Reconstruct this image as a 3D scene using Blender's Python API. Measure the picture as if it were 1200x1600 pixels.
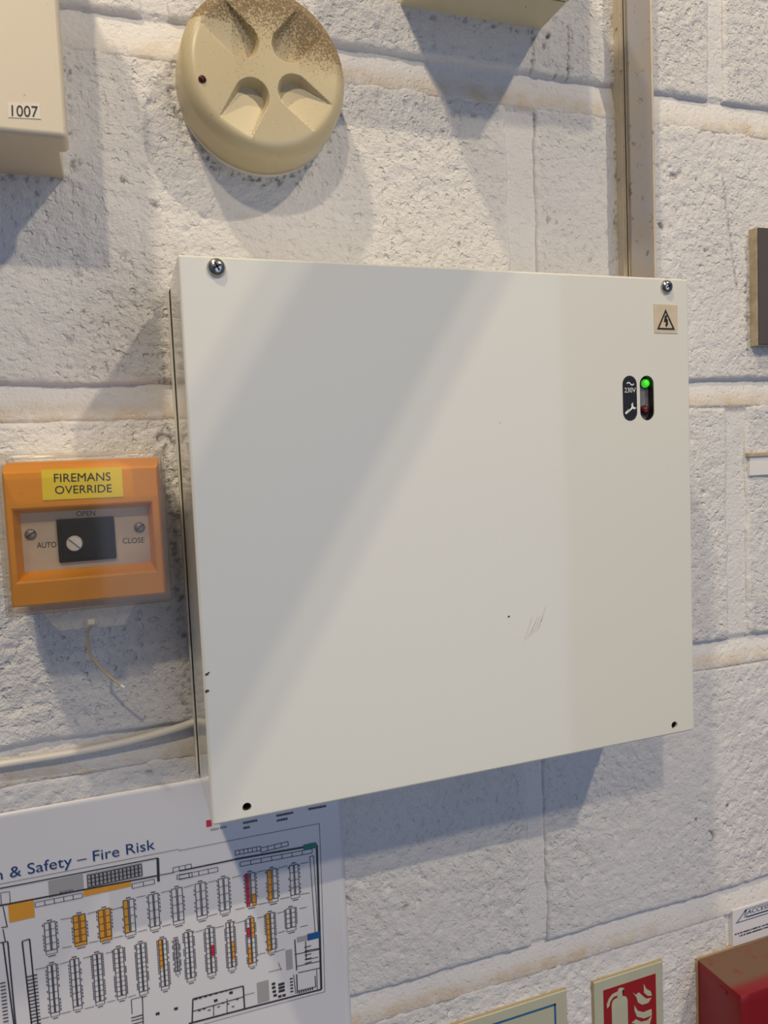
import bpy, bmesh, math, random
import numpy as np
from mathutils import Matrix, Vector

for o in list(bpy.data.objects):
    bpy.data.objects.remove(o, do_unlink=True)
SC = bpy.context.scene
COL = SC.collection
Z0 = 1.9          # height of the top bed joint above the floor (metres); all z below are relative to it

# ------------------------------------------------------------------ camera
YAW, PITCH, ROLL = 0.33852, -0.06956, -0.04304
CAMPOS = Vector((0.0953, -0.5057, -0.2814 + Z0))
F = Vector((math.sin(YAW)*math.cos(PITCH), math.cos(YAW)*math.cos(PITCH), math.sin(PITCH)))
right = Vector((math.cos(YAW), -math.sin(YAW), 0)); up = right.cross(F)
Rv = math.cos(ROLL)*right + math.sin(ROLL)*up
Uv = -math.sin(ROLL)*right + math.cos(ROLL)*up
cam = bpy.data.cameras.new('camera'); camo = bpy.data.objects.new('camera', cam); COL.objects.link(camo)
cam.sensor_fit = 'HORIZONTAL'; cam.sensor_width = 36.0; cam.lens = 36.0*1170.86/1200.0
cam.clip_start = 0.01; cam.clip_end = 60
M = Matrix((Rv, Uv, -F)).transposed().to_4x4(); M.translation = CAMPOS
camo.matrix_world = M
SC.camera = camo

# ------------------------------------------------------------------ world, lamps, exposure
W = bpy.data.worlds.new('world'); SC.world = W; W.use_nodes = True
W.node_tree.nodes['Background'].inputs[0].default_value = (0.50, 0.63, 1.0, 1)
W.node_tree.nodes['Background'].inputs[1].default_value = 0.15

def lamp(name, loc, power, color, radius):
    l = bpy.data.lights.new(name, 'POINT'); l.energy = power; l.color = color; l.shadow_soft_size = radius
    o = bpy.data.objects.new(name, l); COL.objects.link(o); o.location = (loc[0], loc[1], loc[2]+Z0); return o
WARM = (1.0, 0.83, 0.585)
lamp('ceiling_lamp', (-0.47, -2.0, 1.49), 76, WARM, 0.05)
lamp('ceiling_lamp', (-0.60, -1.0, 1.98), 120, WARM, 0.05)
lamp('ceiling_lamp', (1.482, -1.895, 1.735), 62, WARM, 0.014)
lamp('ceiling_lamp', (1.518, -1.885, 1.705), 62, WARM, 0.014)

def area(name, loc, rot, sx, sy, power, color):
    l = bpy.data.lights.new(name, 'AREA'); l.shape = 'RECTANGLE'; l.size = sx; l.size_y = sy; l.energy = power; l.color = color
    o = bpy.data.objects.new(name, l); COL.objects.link(o); o.location = (loc[0], loc[1], loc[2]+Z0); o.rotation_euler = rot; return o
# daylight through the big open doorway across the hall
area('doorway_daylight', (1.20, -3.0, -0.57), (math.radians(90), 0, 0), 2.14, 2.66, 22, (0.58, 0.71, 1.0))

vs = SC.view_settings
vs.view_transform = 'Standard'; vs.look = 'None'; vs.exposure = -0.03; vs.gamma = 1.0; vs.use_curve_mapping = False

SC.cycles.transparent_max_bounces = 32

# ------------------------------------------------------------------ helpers
def tag(o, label=None, cat=None, group=None, kind=None):
    if label: o['label'] = label
    if cat: o['category'] = cat
    if group: o['group'] = group
    if kind: o['kind'] = kind
    return o

def thing(name, loc, label, cat, group=None):
    o = bpy.data.objects.new(name, None); o.empty_display_size = 0.02
    o.location = (loc[0], loc[1], loc[2]+Z0); COL.objects.link(o)
    return tag(o, label, cat, group)

def wloc(o):
    p = Vector(o.location)
    while o.parent:
        o = o.parent; p = p + Vector(o.location)
    return p

def link(name, me, mat, parent=None, smooth=False, recentre=True):
    """mesh given in wall coordinates (z relative to Z0) -> object whose origin is the mesh centre"""
    n = len(me.vertices); co = np.empty(n*3, np.float32); me.vertices.foreach_get('co', co); co = co.reshape(-1, 3)
    c = (co.min(0)+co.max(0))/2 if recentre else np.zeros(3, np.float32)
    co = co-c; me.vertices.foreach_set('co', co.ravel()); me.update()
    me.name = name
    o = bpy.data.objects.new(name, me); COL.objects.link(o)
    p = Vector((float(c[0]), float(c[1]), float(c[2])+Z0))
    if parent is not None:
        o.parent = parent; p = p - wloc(parent)
    o.location = p
    if mat: me.materials.append(mat)
    if smooth: me.shade_smooth()
    return o

def from_bm(bm):
    me = bpy.data.meshes.new('m'); bm.to_mesh(me); bm.free(); return me

def pyd(v, f):
    me = bpy.data.meshes.new('m'); me.from_pydata(v, [], f); me.update(); return me

def box_bm(x0, x1, y0, y1, z0, z1, bev=0.0, seg=2):
    x0, x1 = min(x0, x1), max(x0, x1); y0, y1 = min(y0, y1), max(y0, y1); z0, z1 = min(z0, z1), max(z0, z1)
    bm = bmesh.new(); bmesh.ops.create_cube(bm, size=1)
    for v in bm.verts:
        v.co = Vector(((x0+x1)/2+v.co.x*(x1-x0), (y0+y1)/2+v.co.y*(y1-y0), (z0+z1)/2+v.co.z*(z1-z0)))
    if bev: bmesh.ops.bevel(bm, geom=bm.edges[:], offset=bev, segments=seg, profile=0.5, affect='EDGES', clamp_overlap=True)
    return bm

def box(name, x0, x1, y0, y1, z0, z1, mat, parent=None, bev=0.0, seg=2):
    o = link(name, from_bm(box_bm(x0, x1, y0, y1, z0, z1, bev, seg)), mat, parent)
    if bev: weighted_normals(o, 60)
    return o

def smooth_by_angle(o, ang=40):
    me = o.data; me.shade_smooth()
    bm = bmesh.new(); bm.from_mesh(me)
    for e in bm.edges:
        if len(e.link_faces) == 2 and e.calc_face_angle(0) > math.radians(ang): e.smooth = False
    bm.to_mesh(me); bm.free()

def weighted_normals(o, ang=45):
    me = o.data
    bm = bmesh.new(); bm.from_mesh(me); bm.normal_update()
    bmesh.ops.split_edges(bm, edges=[e for e in bm.edges if len(e.link_faces) == 2 and e.calc_face_angle(0) > math.radians(ang)])
    bm.to_mesh(me); bm.free(); me.shade_smooth()
    acc = [Vector((0, 0, 0)) for _ in me.vertices]
    for p in me.polygons:
        for vi in p.vertices: acc[vi] += p.normal*p.area
    me.normals_split_custom_set_from_vertices([a.normalized() if a.length > 0 else Vector((0, -1, 0)) for a in acc])

def lathe(name, prof, cx, cz, mat, parent=None, seg=48, ang=40):
    """prof: list of (radius, y) from wall outwards, axis along y"""
    v = []; f = []
    for r, y in prof:
        for k in range(seg):
            a = 2*math.pi*k/seg; v.append((cx+r*math.cos(a), y, cz+r*math.sin(a)))
    for i in range(len(prof)-1):
        for k in range(seg):
            k2 = (k+1) % seg; f.append((i*seg+k, i*seg+k2, (i+1)*seg+k2, (i+1)*seg+k))
    f.append(tuple(range(seg))); n = (len(prof)-1)*seg; f.append(tuple(n+seg-1-k for k in range(seg)))
    me = pyd(v, f)
    bm = bmesh.new(); bm.from_mesh(me); bmesh.ops.recalc_face_normals(bm, faces=bm.faces[:]); bm.to_mesh(me); bm.free()
    o = link(name, me, mat, parent); smooth_by_angle(o, ang); return o

def tube(name, pts, r, mat, parent=None, seg=10, closed_ends=True):
    P = [Vector(p) for p in pts]
    # catmull-rom resample
    Q = []
    for i in range(len(P)-1):
        p0 = P[max(i-1, 0)]; p1 = P[i]; p2 = P[i+1]; p3 = P[min(i+2, len(P)-1)]
        for k in range(8):
            t = k/8
            Q.append(0.5*((2*p1)+(p2-p0)*t+(2*p0-5*p1+4*p2-p3)*t*t+(3*p1-p0-3*p2+p3)*t**3))
    Q.append(P[-1]); v = []; f = []
    for i, q in enumerate(Q):
        d = (Q[min(i+1, len(Q)-1)]-Q[max(i-1, 0)]).normalized()
        a = d.cross(Vector((0.0, 1, 0.02))).normalized(); b = d.cross(a)
        rr = r[0]+(r[1]-r[0])*i/(len(Q)-1) if isinstance(r, tuple) else r
        for k in range(seg):
            t = 2*math.pi*k/seg; v.append(q+rr*(math.cos(t)*a+math.sin(t)*b))
    for i in range(len(Q)-1):
        for k in range(seg):
            k2 = (k+1) % seg; f.append((i*seg+k, i*seg+k2, (i+1)*seg+k2, (i+1)*seg+k))
    f.append(tuple(range(seg))); n = (len(Q)-1)*seg; f.append(tuple(n+seg-1-k for k in range(seg)))
    me = pyd([tuple(q) for q in v], f)
    bm = bmesh.new(); bm.from_mesh(me); bmesh.ops.recalc_face_normals(bm, faces=bm.faces[:]); bm.to_mesh(me); bm.free()
    return link(name, me, mat, parent, smooth=True)

def prism(name, poly, y0, y1, mat, parent=None):
    """poly: list of (x,z); solid between y0 (back) and y1 (front, smaller y)"""
    bm = bmesh.new()
    a = [bm.verts.new((x, y0, z)) for x, z in poly]; b = [bm.verts.new((x, y1, z)) for x, z in poly]
    n = len(poly)
    for i in range(n):
        j = (i+1) % n; bm.faces.new((a[i], a[j], b[j], b[i]))
    fa = bm.faces.new(a); fb = bm.faces.new(b[::-1])
    bmesh.ops.triangulate(bm, faces=[fa, fb])
    bmesh.ops.recalc_face_normals(bm, faces=bm.faces[:])
    return link(name, from_bm(bm), mat, parent)

def pill(cx, cz, w, h, n=14):
    r = w/2; out = []
    for k in range(n+1):
        a = math.pi*k/n; out.append((cx+r*math.cos(a), cz+h/2-r+r*math.sin(a)))
    for k in range(n+1):
        a = math.pi+math.pi*k/n; out.append((cx+r*math.cos(a), cz-h/2+r+r*math.sin(a)))
    return out

def text_mesh(body):
    cu = bpy.data.curves.new('t', 'FONT'); cu.body = body; cu.size = 1.0; cu.resolution_u = 4
    o = bpy.data.objects.new('t', cu); COL.objects.link(o)
    dg = bpy.context.evaluated_depsgraph_get(); dg.update()
    me = bpy.data.meshes.new_from_object(o.evaluated_get(dg))
    bpy.data.objects.remove(o, do_unlink=True); bpy.data.curves.remove(cu)
    n = len(me.vertices); co = np.empty(n*3, np.float32); me.vertices.foreach_get('co', co)
    f = [tuple(p.vertices) for p in me.polygons]; bpy.data.meshes.remove(me)
    return co.reshape(-1, 3)[:, :2], f

def text(name, body, quad, y, mat, parent, yf=None, thick=0.6):
    """quad: TL, TR, BR, BL corners (x,z) of the lettering's bounding box"""
    co, f = text_mesh(body); lo = co.min(0); hi = co.max(0); s = (co[:, 0]-lo[0])/(hi[0]-lo[0]); t = (co[:, 1]-lo[1])/(hi[1]-lo[1])
    q = np.array(quad, float); s = s[:, None]; t = t[:, None]
    p = (q[0]*(1-s)+q[1]*s)*t+(q[3]*(1-s)+q[2]*s)*(1-t)
    v = [(a, (yf(a, b) if yf else y), b) for a, b in p]
    return link(name, pyd(v, [ff[::-1] for ff in f] if False else f), mat, parent)

# ------------------------------------------------------------------ materials
def mat(name, col, rough=0.5, metal=0.0, var=0.0, vscale=60, var_col=None, bump=0.0, bscale=400, spec=0.5, emis=None, coat=0.0, coat_rough=0.05,
        dirt=None, dirt_scale=300, dirt_lo=0.6, dirt_hi=0.7, ior=1.5):
    m = bpy.data.materials.new(name); m.use_nodes = True; nt = m.node_tree; N = nt.nodes; L = nt.links
    b = N['Principled BSDF']; b.inputs['Base Color'].default_value = (*col, 1); b.inputs['Roughness'].default_value = rough
    b.inputs['Metallic'].default_value = metal; b.inputs['Specular IOR Level'].default_value = spec; b.inputs['IOR'].default_value = ior
    b.inputs['Coat Weight'].default_value = coat; b.inputs['Coat Roughness'].default_value = coat_rough
    g = N.new('ShaderNodeNewGeometry'); src = None
    if var > 0:
        n = N.new('ShaderNodeTexNoise'); n.inputs['Scale'].default_value = vscale; n.inputs['Detail'].default_value = 5
        L.new(g.outputs['Position'], n.inputs['Vector'])
        r = N.new('ShaderNodeMapRange'); r.inputs[1].default_value = 0.35; r.inputs[2].default_value = 0.7; r.inputs[3].default_value = 0; r.inputs[4].default_value = var
        L.new(n.outputs['Fac'], r.inputs[0])
        mx = N.new('ShaderNodeMix'); mx.data_type = 'RGBA'; mx.inputs[6].default_value = (*col, 1)
        mx.inputs[7].default_value = (*(var_col or tuple(c*0.7 for c in col)), 1); L.new(r.outputs[0], mx.inputs[0]); src = mx.outputs[2]
    if dirt:
        n = N.new('ShaderNodeTexNoise'); n.inputs['Scale'].default_value = dirt_scale; n.inputs['Detail'].default_value = 3; n.inputs['Roughness'].default_value = 0.7
        L.new(g.outputs['Position'], n.inputs['Vector'])
        r = N.new('ShaderNodeMapRange'); r.inputs[1].default_value = dirt_lo; r.inputs[2].default_value = dirt_hi
        L.new(n.outputs['Fac'], r.inputs[0])
        mx = N.new('ShaderNodeMix'); mx.data_type = 'RGBA'; mx.inputs[7].default_value = (*dirt, 1)
        if src: L.new(src, mx.inputs[6])
        else: mx.inputs[6].default_value = (*col, 1)
        L.new(r.outputs[0], mx.inputs[0]); src = mx.outputs[2]
    if src: L.new(src, b.inputs['Base Color'])
    if bump > 0:
        n = N.new('ShaderNodeTexNoise'); n.inputs['Scale'].default_value = bscale; n.inputs['Detail'].default_value = 3
        L.new(g.outputs['Position'], n.inputs['Vector'])
        bp = N.new('ShaderNodeBump'); bp.inputs['Strength'].default_value = 1.0; bp.inputs['Distance'].default_value = bump
        L.new(n.outputs['Fac'], bp.inputs['Height']); L.new(bp.outputs[0], b.inputs['Normal'])
    if emis:
        b.inputs['Emission Color'].default_value = (*emis[0], 1); b.inputs['Emission Strength'].default_value = emis[1]
    return m

def srgb(r, g, b):
    return tuple(((c/255)/12.92 if c/255 <= 0.04045 else ((c/255+0.055)/1.055)**2.4) for c in (r, g, b))

def wall_mat():
    m = bpy.data.materials.new('painted_blockwork'); m.use_nodes = True; nt = m.node_tree; N = nt.nodes; L = nt.links
    b = N['Principled BSDF']; b.inputs['Roughness'].default_value = 0.55; b.inputs['Specular IOR Level'].default_value = 0.35
    g = N.new('ShaderNodeNewGeometry')
    def attr(n):
        a = N.new('ShaderNodeAttribute'); a.attribute_name = n; return a.outputs['Fac']
    def noise(sc, det, rough=0.55):
        n = N.new('ShaderNodeTexNoise'); n.inputs['Scale'].default_value = sc; n.inputs['Detail'].default_value = det; n.inputs['Roughness'].default_value = rough
        L.new(g.outputs['Position'], n.inputs['Vector']); return n.outputs['Fac']
    def rng(s, a, c, o0=0.0, o1=1.0):
        r = N.new('ShaderNodeMapRange'); r.inputs[1].default_value = a; r.inputs[2].default_value = c; r.inputs[3].default_value = o0; r.inputs[4].default_value = o1
        L.new(s, r.inputs[0]); return r.outputs[0]
    def mix(f, a, c):
        x = N.new('ShaderNodeMix'); x.data_type = 'RGBA'; L.new(f, x.inputs[0])
        for s, i in ((a, 6), (c, 7)):
            if isinstance(s, tuple): x.inputs[i].default_value = (*s, 1)
            else: L.new(s, x.inputs[i])
        return x.outputs[2]
    def mul(a, c):
        x = N.new('ShaderNodeMath'); x.operation = 'MULTIPLY'; L.new(a, x.inputs[0])
        if isinstance(c, float): x.inputs[1].default_value = c
        else: L.new(c, x.inputs[1])
        return x.outputs[0]
    c = mix(rng(noise(9, 4), 0.35, 0.7), (0.75, 0.735, 0.715), (0.69, 0.675, 0.66))
    c = mix(mul(attr('stain'), rng(noise(60, 4), 0.3, 0.65)), c, (0.60, 0.47, 0.30))
    specks = mul(rng(noise(420, 2, 0.6), 0.69, 0.76), rng(noise(22, 3), 0.5, 0.66))
    c = mix(mul(specks, 0.8), c, (0.22, 0.19, 0.16))
    c = mix(mul(attr('dirt'), rng(noise(350, 3), 0.3, 0.5)), c, (0.09, 0.075, 0.06))
    L.new(c, b.inputs['Base Color'])
    n1 = noise(340, 4, 0.62); n2 = rng(noise(210, 2, 0.5), 0.57, 0.72, 0.0, -1.1)
    ad = N.new('ShaderNodeMath'); ad.operation = 'MULTIPLY_ADD'; L.new(n2, ad.inputs[0]); ad.inputs[1].default_value = 0.5; L.new(n1, ad.inputs[2])
    bp = N.new('ShaderNodeBump'); bp.inputs['Strength'].default_value = 1.0; bp.inputs['Distance'].default_value = 0.0022; L.new(attr('rough'), bp.inputs['Strength'])
    L.new(ad.outputs[0], bp.inputs['Height']); L.new(bp.outputs[0], b.inputs['Normal'])
    return m

MW = wall_mat()
MAP = {"racks":[[33.5,-583.6,40.0,-563.3,4],[50.4,-582.9,57.6,-562.8,4],[65.4,-583.6,72.6,-562.8,4],[80.8,-584.2,87.4,-560.2,4],[96.5,-584.3,102.6,-560.2,4],[111.2,-584.4,118.1,-559.9,4],[126.6,-584.9,133.3,-559.9,4],[142.0,-584.8,148.6,-560.1,4],[160.0,-584.1,166.7,-560.9,4],[175.1,-584.9,181.9,-561.5,4],[191.0,-585.7,197.1,-561.8,4],[33.5,-624.9,38.7,-590.8,7],[46.8,-624.6,52.0,-590.7,7],[60.2,-625.3,65.5,-591.1,9],[73.3,-625.4,78.9,-590.9,10],[87.0,-626.5,92.4,-591.3,10],[100.9,-627.1,105.9,-592.0,9],[110.7,-619.1,113.4,-594.8,7],[117.6,-626.3,122.9,-591.5,9],[131.3,-626.7,136.7,-592.3,9],[145.2,-626.5,150.3,-591.9,9],[159.1,-627.5,164.4,-592.6,9],[172.7,-621.4,178.4,-592.5,7],[186.8,-608.9,193.4,-592.5,4]],"fills":{"orange":[[50.4,-582.9,57.6,-562.8],[65.4,-583.6,72.6,-562.8],[80.8,-582.6,83.3,-560.2],[14.2,-557.9,28.6,-545.9],[57.6,-551.8,86.5,-547.5],[100.9,-612.2,102.9,-592.0],[163.8,-584.1,166.7,-575.9],[175.1,-584.5,177.9,-561.5],[148.5,-619.1,150.5,-605.9],[162.1,-606.5,164.1,-592.7],[158.8,-626.1,161.4,-612.6],[172.7,-620.6,175.4,-592.5]],"red":[[160.0,-583.9,162.4,-560.9],[134.2,-613.0,136.7,-605.0],[158.8,-606.3,161.1,-599.1],[136.4,-522.6,139.9,-518.1]],"green":[[201.7,-553.1,211.1,-549.1]],"blue":[[201.2,-619.4,210.9,-614.5]],"grey":[[37.6,-547.7,58.0,-537.0],[163.9,-656.1,172.1,-640.8],[185.2,-637.5,189.8,-622.7],[193.6,-619.2,201.0,-615.2],[60.1,-546.9,93.8,-537.7]],"dark":[]},"lines":[[6.9,-535.1,104.0,-536.7,0.7],[104.0,-536.7,103.5,-552.5,1.6],[6.2,-545.7,103.8,-548.5,0.9],[103.8,-548.5,113.5,-548.8,0.5],[117.1,-548.5,154.1,-548.9,0.9],[154.1,-548.9,211.2,-551.1,1.2],[211.2,-551.1,209.5,-658.7,1.4],[209.5,-658.7,116.9,-655.8,1.1],[117.4,-534.8,214.0,-536.1,0.25],[214.0,-536.1,212.0,-661.2,0.25],[212.0,-661.2,126.3,-659.2,0.25],[7.1,-532.4,118.0,-533.8,0.25],[120.6,-639.2,154.5,-640.1,0.8],[154.5,-640.1,154.6,-657.4,0.9],[120.6,-639.2,119.1,-655.9,0.8],[119.5,-648.0,154.1,-647.9,0.6],[133.9,-647.7,133.4,-656.8,0.4],[143.2,-645.9,142.6,-656.1,0.4],[192.1,-616.2,192.4,-639.4,0.7],[192.2,-642.3,192.1,-656.6,0.7],[199.8,-619.5,199.6,-633.7,0.6],[191.5,-627.3,209.9,-628.1,0.5],[192.5,-636.5,210.0,-637.1,0.5],[193.4,-641.5,209.2,-642.3,0.5],[190.0,-641.7,190.9,-656.3,0.4],[205.4,-647.2,205.6,-655.7,0.5],[192.7,-655.0,205.6,-655.7,0.5],[199.1,-633.5,208.4,-633.7,0.4],[200.0,-626.6,209.9,-627.5,0.5],[206.8,-642.2,206.6,-658.4,0.4],[205.8,-558.4,207.0,-616.6,0.4],[208.5,-558.4,209.3,-616.0,0.4],[205.8,-558.4,208.5,-558.4,0.4],[172.6,-635.1,181.7,-635.2,0.3],[179.7,-630.0,181.6,-636.4,0.3],[155.2,-647.0,161.9,-647.2,0.3],[11.4,-546.8,12.8,-560.1,0.5],[12.8,-560.1,9.6,-559.8,0.5],[10.4,-561.0,11.2,-569.5,0.5],[20.5,-571.5,22.2,-627.4,0.8],[24.7,-571.0,25.8,-628.5,0.8],[20.5,-571.5,24.7,-571.0,0.6],[9.9,-569.2,12.3,-624.4,0.8],[12.5,-569.4,13.2,-624.7,0.8],[8.1,-569.2,12.5,-569.4,0.6],[10.7,-537.9,15.6,-538.3,0.3],[15.6,-538.3,15.5,-546.3,0.3],[10.7,-537.9,10.5,-545.5,0.3],[81.7,-627.8,81.6,-637.8,0.4],[88.7,-627.7,88.0,-647.5,0.5],[81.7,-627.8,88.7,-627.7,0.4],[80.9,-640.4,88.5,-640.4,0.7],[80.8,-642.5,88.6,-642.7,0.6],[80.6,-644.9,88.5,-645.1,0.6],[43.3,-563.2,48.9,-563.5,0.3],[58.9,-563.4,65.2,-563.1,0.3],[73.9,-564.4,80.3,-564.1,0.3],[89.0,-560.0,95.0,-560.0,0.3],[104.6,-560.5,110.2,-560.4,0.3],[43.0,-581.7,48.6,-582.1,0.3],[58.6,-582.6,64.4,-582.8,0.3],[73.6,-583.3,79.5,-583.3,0.3],[88.5,-583.2,94.5,-583.1,0.3],[103.7,-583.5,109.8,-583.4,0.3],[119.0,-560.6,125.8,-560.0,0.3],[135.2,-560.8,141.1,-560.6,0.3],[151.3,-561.2,157.3,-561.0,0.3],[168.2,-561.4,174.4,-561.1,0.3],[183.3,-561.7,189.6,-561.5,0.3],[198.9,-562.1,204.5,-562.2,0.3],[133.9,-584.1,140.3,-583.8,0.3],[152.2,-584.1,158.7,-584.2,0.3],[167.6,-584.3,174.2,-584.5,0.3],[183.3,-584.1,190.1,-584.2,0.3],[197.8,-584.1,204.5,-584.6,0.3],[26.5,-591.5,33.9,-591.7,0.3],[40.9,-591.8,46.6,-591.5,0.3],[54.6,-591.8,59.9,-591.6,0.3],[68.2,-592.2,73.1,-592.2,0.3],[26.5,-624.5,32.6,-624.7,0.3],[39.6,-624.7,45.3,-624.7,0.3],[53.4,-625.5,59.2,-625.6,0.3],[67.0,-625.2,71.9,-625.3,0.3],[79.8,-625.6,84.9,-625.4,0.3],[124.9,-592.9,130.7,-592.7,0.3],[138.1,-593.5,144.0,-593.5,0.3],[152.2,-593.7,158.2,-593.5,0.3],[166.5,-593.8,172.6,-593.9,0.3],[180.5,-593.9,186.2,-593.8,0.3],[196.5,-594.4,201.7,-594.5,0.3],[196.3,-607.9,202.1,-608.0,0.3],[180.3,-608.4,185.4,-608.0,0.3],[165.6,-620.3,171.2,-620.3,0.3],[177.9,-621.8,184.7,-621.3,0.3]],"strips":[[29.3,-550.2,56.9,-550.6,5],[87.0,-551.9,101.0,-551.9,2],[116.8,-552.9,142.1,-553.1,4],[157.2,-553.2,207.8,-554.7,7],[115.3,-552.5,125.1,-552.8,1],[154.4,-544.6,171.9,-545.1,6],[113.1,-547.0,125.0,-547.0,3],[171.8,-546.4,191.0,-545.8,4]],"texts":{"title":[10.9,-529.5,102.3,-530.9],"blocks":[44.1,-543.9,51.2,-540.3],"hatch":[60.1,-545.3,93.9,-537.7],"high":[139.0,-526.5,150.0,-523.5]}}
# ------------------------------------------------------------------ the painted block wall
rs = np.random.RandomState(7)
LAT = rs.rand(512, 512).astype(np.float64)
def vnoise(x, z, cell, s=0):
    X = x/cell+31.7*s+100; Zz = z/cell+17.3*s+100
    i = np.floor(X).astype(int); j = np.floor(Zz).astype(int); u = X-i; v = Zz-j
    u = u*u*(3-2*u); v = v*v*(3-2*v)
    def h(a, c): return LAT[(a+s*37) % 512, (c+s*91) % 512]
    return (h(i, j)*(1-u)+h(i+1, j)*u)*(1-v)+(h(i, j+1)*(1-u)+h(i+1, j+1)*u)*v
def fbm(x, z, cell, octv, s=0, g=0.5):
    a = 1.0; t = 0.0; tot = 0.0
    for k in range(octv):
        t = t+a*vnoise(x, z, cell/2**k, s+k); tot += a; a *= g
    return t/tot

COURSES = [(0.0, 0.2075), (-0.2275, -0.0195), (-0.4509, -0.2455), (-0.6755, -0.4690), (-0.9000, -0.6935)]   # bottom, top of each course
XJ = [0.1300, 0.3843, 0.1380, 0.3843, 0.1300]                                                                # left edge of one perpend joint in each course
X2 = {0: 0.5734, 2: 0.5880}                                                                                  # joints that stand a little off the pitch
WJ = [0.012, 0.0195, 0.0165, 0.012, 0.014]
for k in range(5): COURSES.append((COURSES[-1][0]-.225, COURSES[-1][0]-.018)); XJ.append(XJ[-2]); WJ.append(.013)
for k in range(4): COURSES.insert(0, (COURSES[0][1]+.018, COURSES[0][1]+.225)); XJ.insert(0, XJ[1]); WJ.insert(0, .013)
X2 = {k+4: v for k, v in X2.items()}
WX0, WX1, WZ0, WZ1 = -1.1, 1.75, COURSES[-1][0], COURSES[0][1]
XMIN, XMAX = -0.22, 0.88
# individual pits: x, z, radius, depth, dirt   (mm -> m)
PITS = [(563, -622, 4.5, 4.0, 1), (547, -604, 1.8, 2, 1), (582, -598, 1.8, 2, .9), (521, -103, 3, 2, .8), (565, -120, 1.6, 1.5, .7), (534, -63, 3.5, 2.5, .5), (540, -60, 2.5, 2, .4),
        (107, -148, 1.8, 2, .9), (128, -114, 2.5, 2, .6), (125, -262, 4, 4, .7), (128, -268, 4, 4, .6), (598, -330, 2.2, 2.5, .8), (560, -320, 2, 2, .4), (110, -100, 2, 2, .7),
        (232, -598, 2.5, 3, .6), (236, -594, 2, 2, .3), (330, -48, 1.2, 1, .8), (345, -62, 1.2, 1, .7), (372, -575, 1.2, 1, .7), (342, 0, 1.5, 1.2, .8), (347, -6, 1.5, 1, .7), (420, 30, 2.5, 1.5, .8),
        (416, 22, 2.5, 1.5, .6), (436, 8, 1.5, 1.2, .7), (426, 2, 1.5, 1.2, .7), (60, -112, 1.5, 1, .6), (72, -200, 2.5, 2, .3), (80, -160, 2.5, 2, .3), (112, -170, 2, 2, .3), (604, -342, 1.5, 1.5, .5)]
CRACKS = [[(573, 90), (574, 40), (575, 0), (576, -28)], [(582, 60), (581, 20), (580, -10)], [(407, 40), (405, -10), (407, -45)], [(584, -60), (590, -100), (598, -150)], [(438, 40), (437, -5)]]
for cr in CRACKS:
    for (xa, za), (xb, zb) in zip(cr[:-1], cr[1:]):
        n = int(math.hypot(xb-xa, zb-za)/1.6)
        for k in range(n):
            t = k/n; PITS.append((xa+(xb-xa)*t+rs.uniform(-.4, .4), za+(zb-za)*t, rs.uniform(.9, 1.4), .7, rs.uniform(.2, .75)))
def ring_dirt(cx, cz, r, n, dens=1.0):
    for k in range(n):
        a = rs.uniform(0, 2*math.pi); rr = r+abs(rs.normal(0, 2.6)); PITS.append((cx+rr*math.cos(a), cz+rr*math.sin(a), rs.uniform(.6, 1.7), rs.uniform(.2, 1.2), rs.uniform(.3, .9)*dens))
def line_dirt(xa, za, xb, zb, n, sp):
    for k in range(n):
        t = rs.rand(); PITS.append((xa+(xb-xa)*t+rs.normal(0, sp), za+(zb-za)*t+rs.normal(0, sp), rs.uniform(.6, 1.7), rs.uniform(.2, 1.0), rs.uniform(.2, .7)))
ring_dirt(197, -39, 52.5, 230, .85)
line_dirt(127, -200, 129, -440, 190, 2.6); line_dirt(300, 30, 414, 31, 30, 1.6); line_dirt(478, 60, 478, -140, 40, 1.0); line_dirt(82, -20, 82, -100, 25, 1.2)
line_dirt(608, -105, 609, -195, 45, 1.3); line_dirt(121, -290, 124, -360, 16, 2.5); line_dirt(40, -104, 76, -104, 14, 1.0)
PITS = [(a/1000, b/1000, c/1000, d/1000, e) for a, b, c, d, e in PITS]
for k in range(9000):
    x = rs.uniform(XMIN, XMAX); z = rs.uniform(-.9, .2)
    m = fbm(np.array([x]), np.array([z]), .07, 2, 5)[0]
    if rs.rand() < (m-.30)*2.2:
        PITS.append((x, z, .0011+.0017*rs.rand()**2, .0004+.0011*rs.rand()**1.5, rs.uniform(.2, .8) if rs.rand() < .035 else 0))
PA = np.array(PITS)

def grid_mesh(xs, zs, Y, attrs):
    nx, nz = len(xs), len(zs)
    Xg, Zg = np.meshgrid(xs, zs)
    co = np.stack([Xg, Y, Zg], -1).reshape(-1, 3).astype(np.float32)
    i = np.arange(nx-1)[None, :]; j = np.arange(nz-1)[:, None]; a = (j*nx+i).ravel()
    q = np.stack([a, a+1, a+nx+1, a+nx], -1).astype(np.int32)
    me = bpy.data.meshes.new('m'); me.vertices.add(len(co)); me.vertices.foreach_set('co', co.ravel())
    me.loops.add(q.size); me.loops.foreach_set('vertex_index', q.ravel())
    me.polygons.add(len(q)); me.polygons.foreach_set('loop_start', np.arange(0, q.size, 4, dtype=np.int32)); me.polygons.foreach_set('loop_total', np.full(len(q), 4, np.int32))
    me.update(calc_edges=True)
    for k, v in attrs.items():
        at = me.attributes.new(k, 'FLOAT', 'POINT'); at.data.foreach_set('value', v.ravel().astype(np.float32))
    return me

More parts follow.
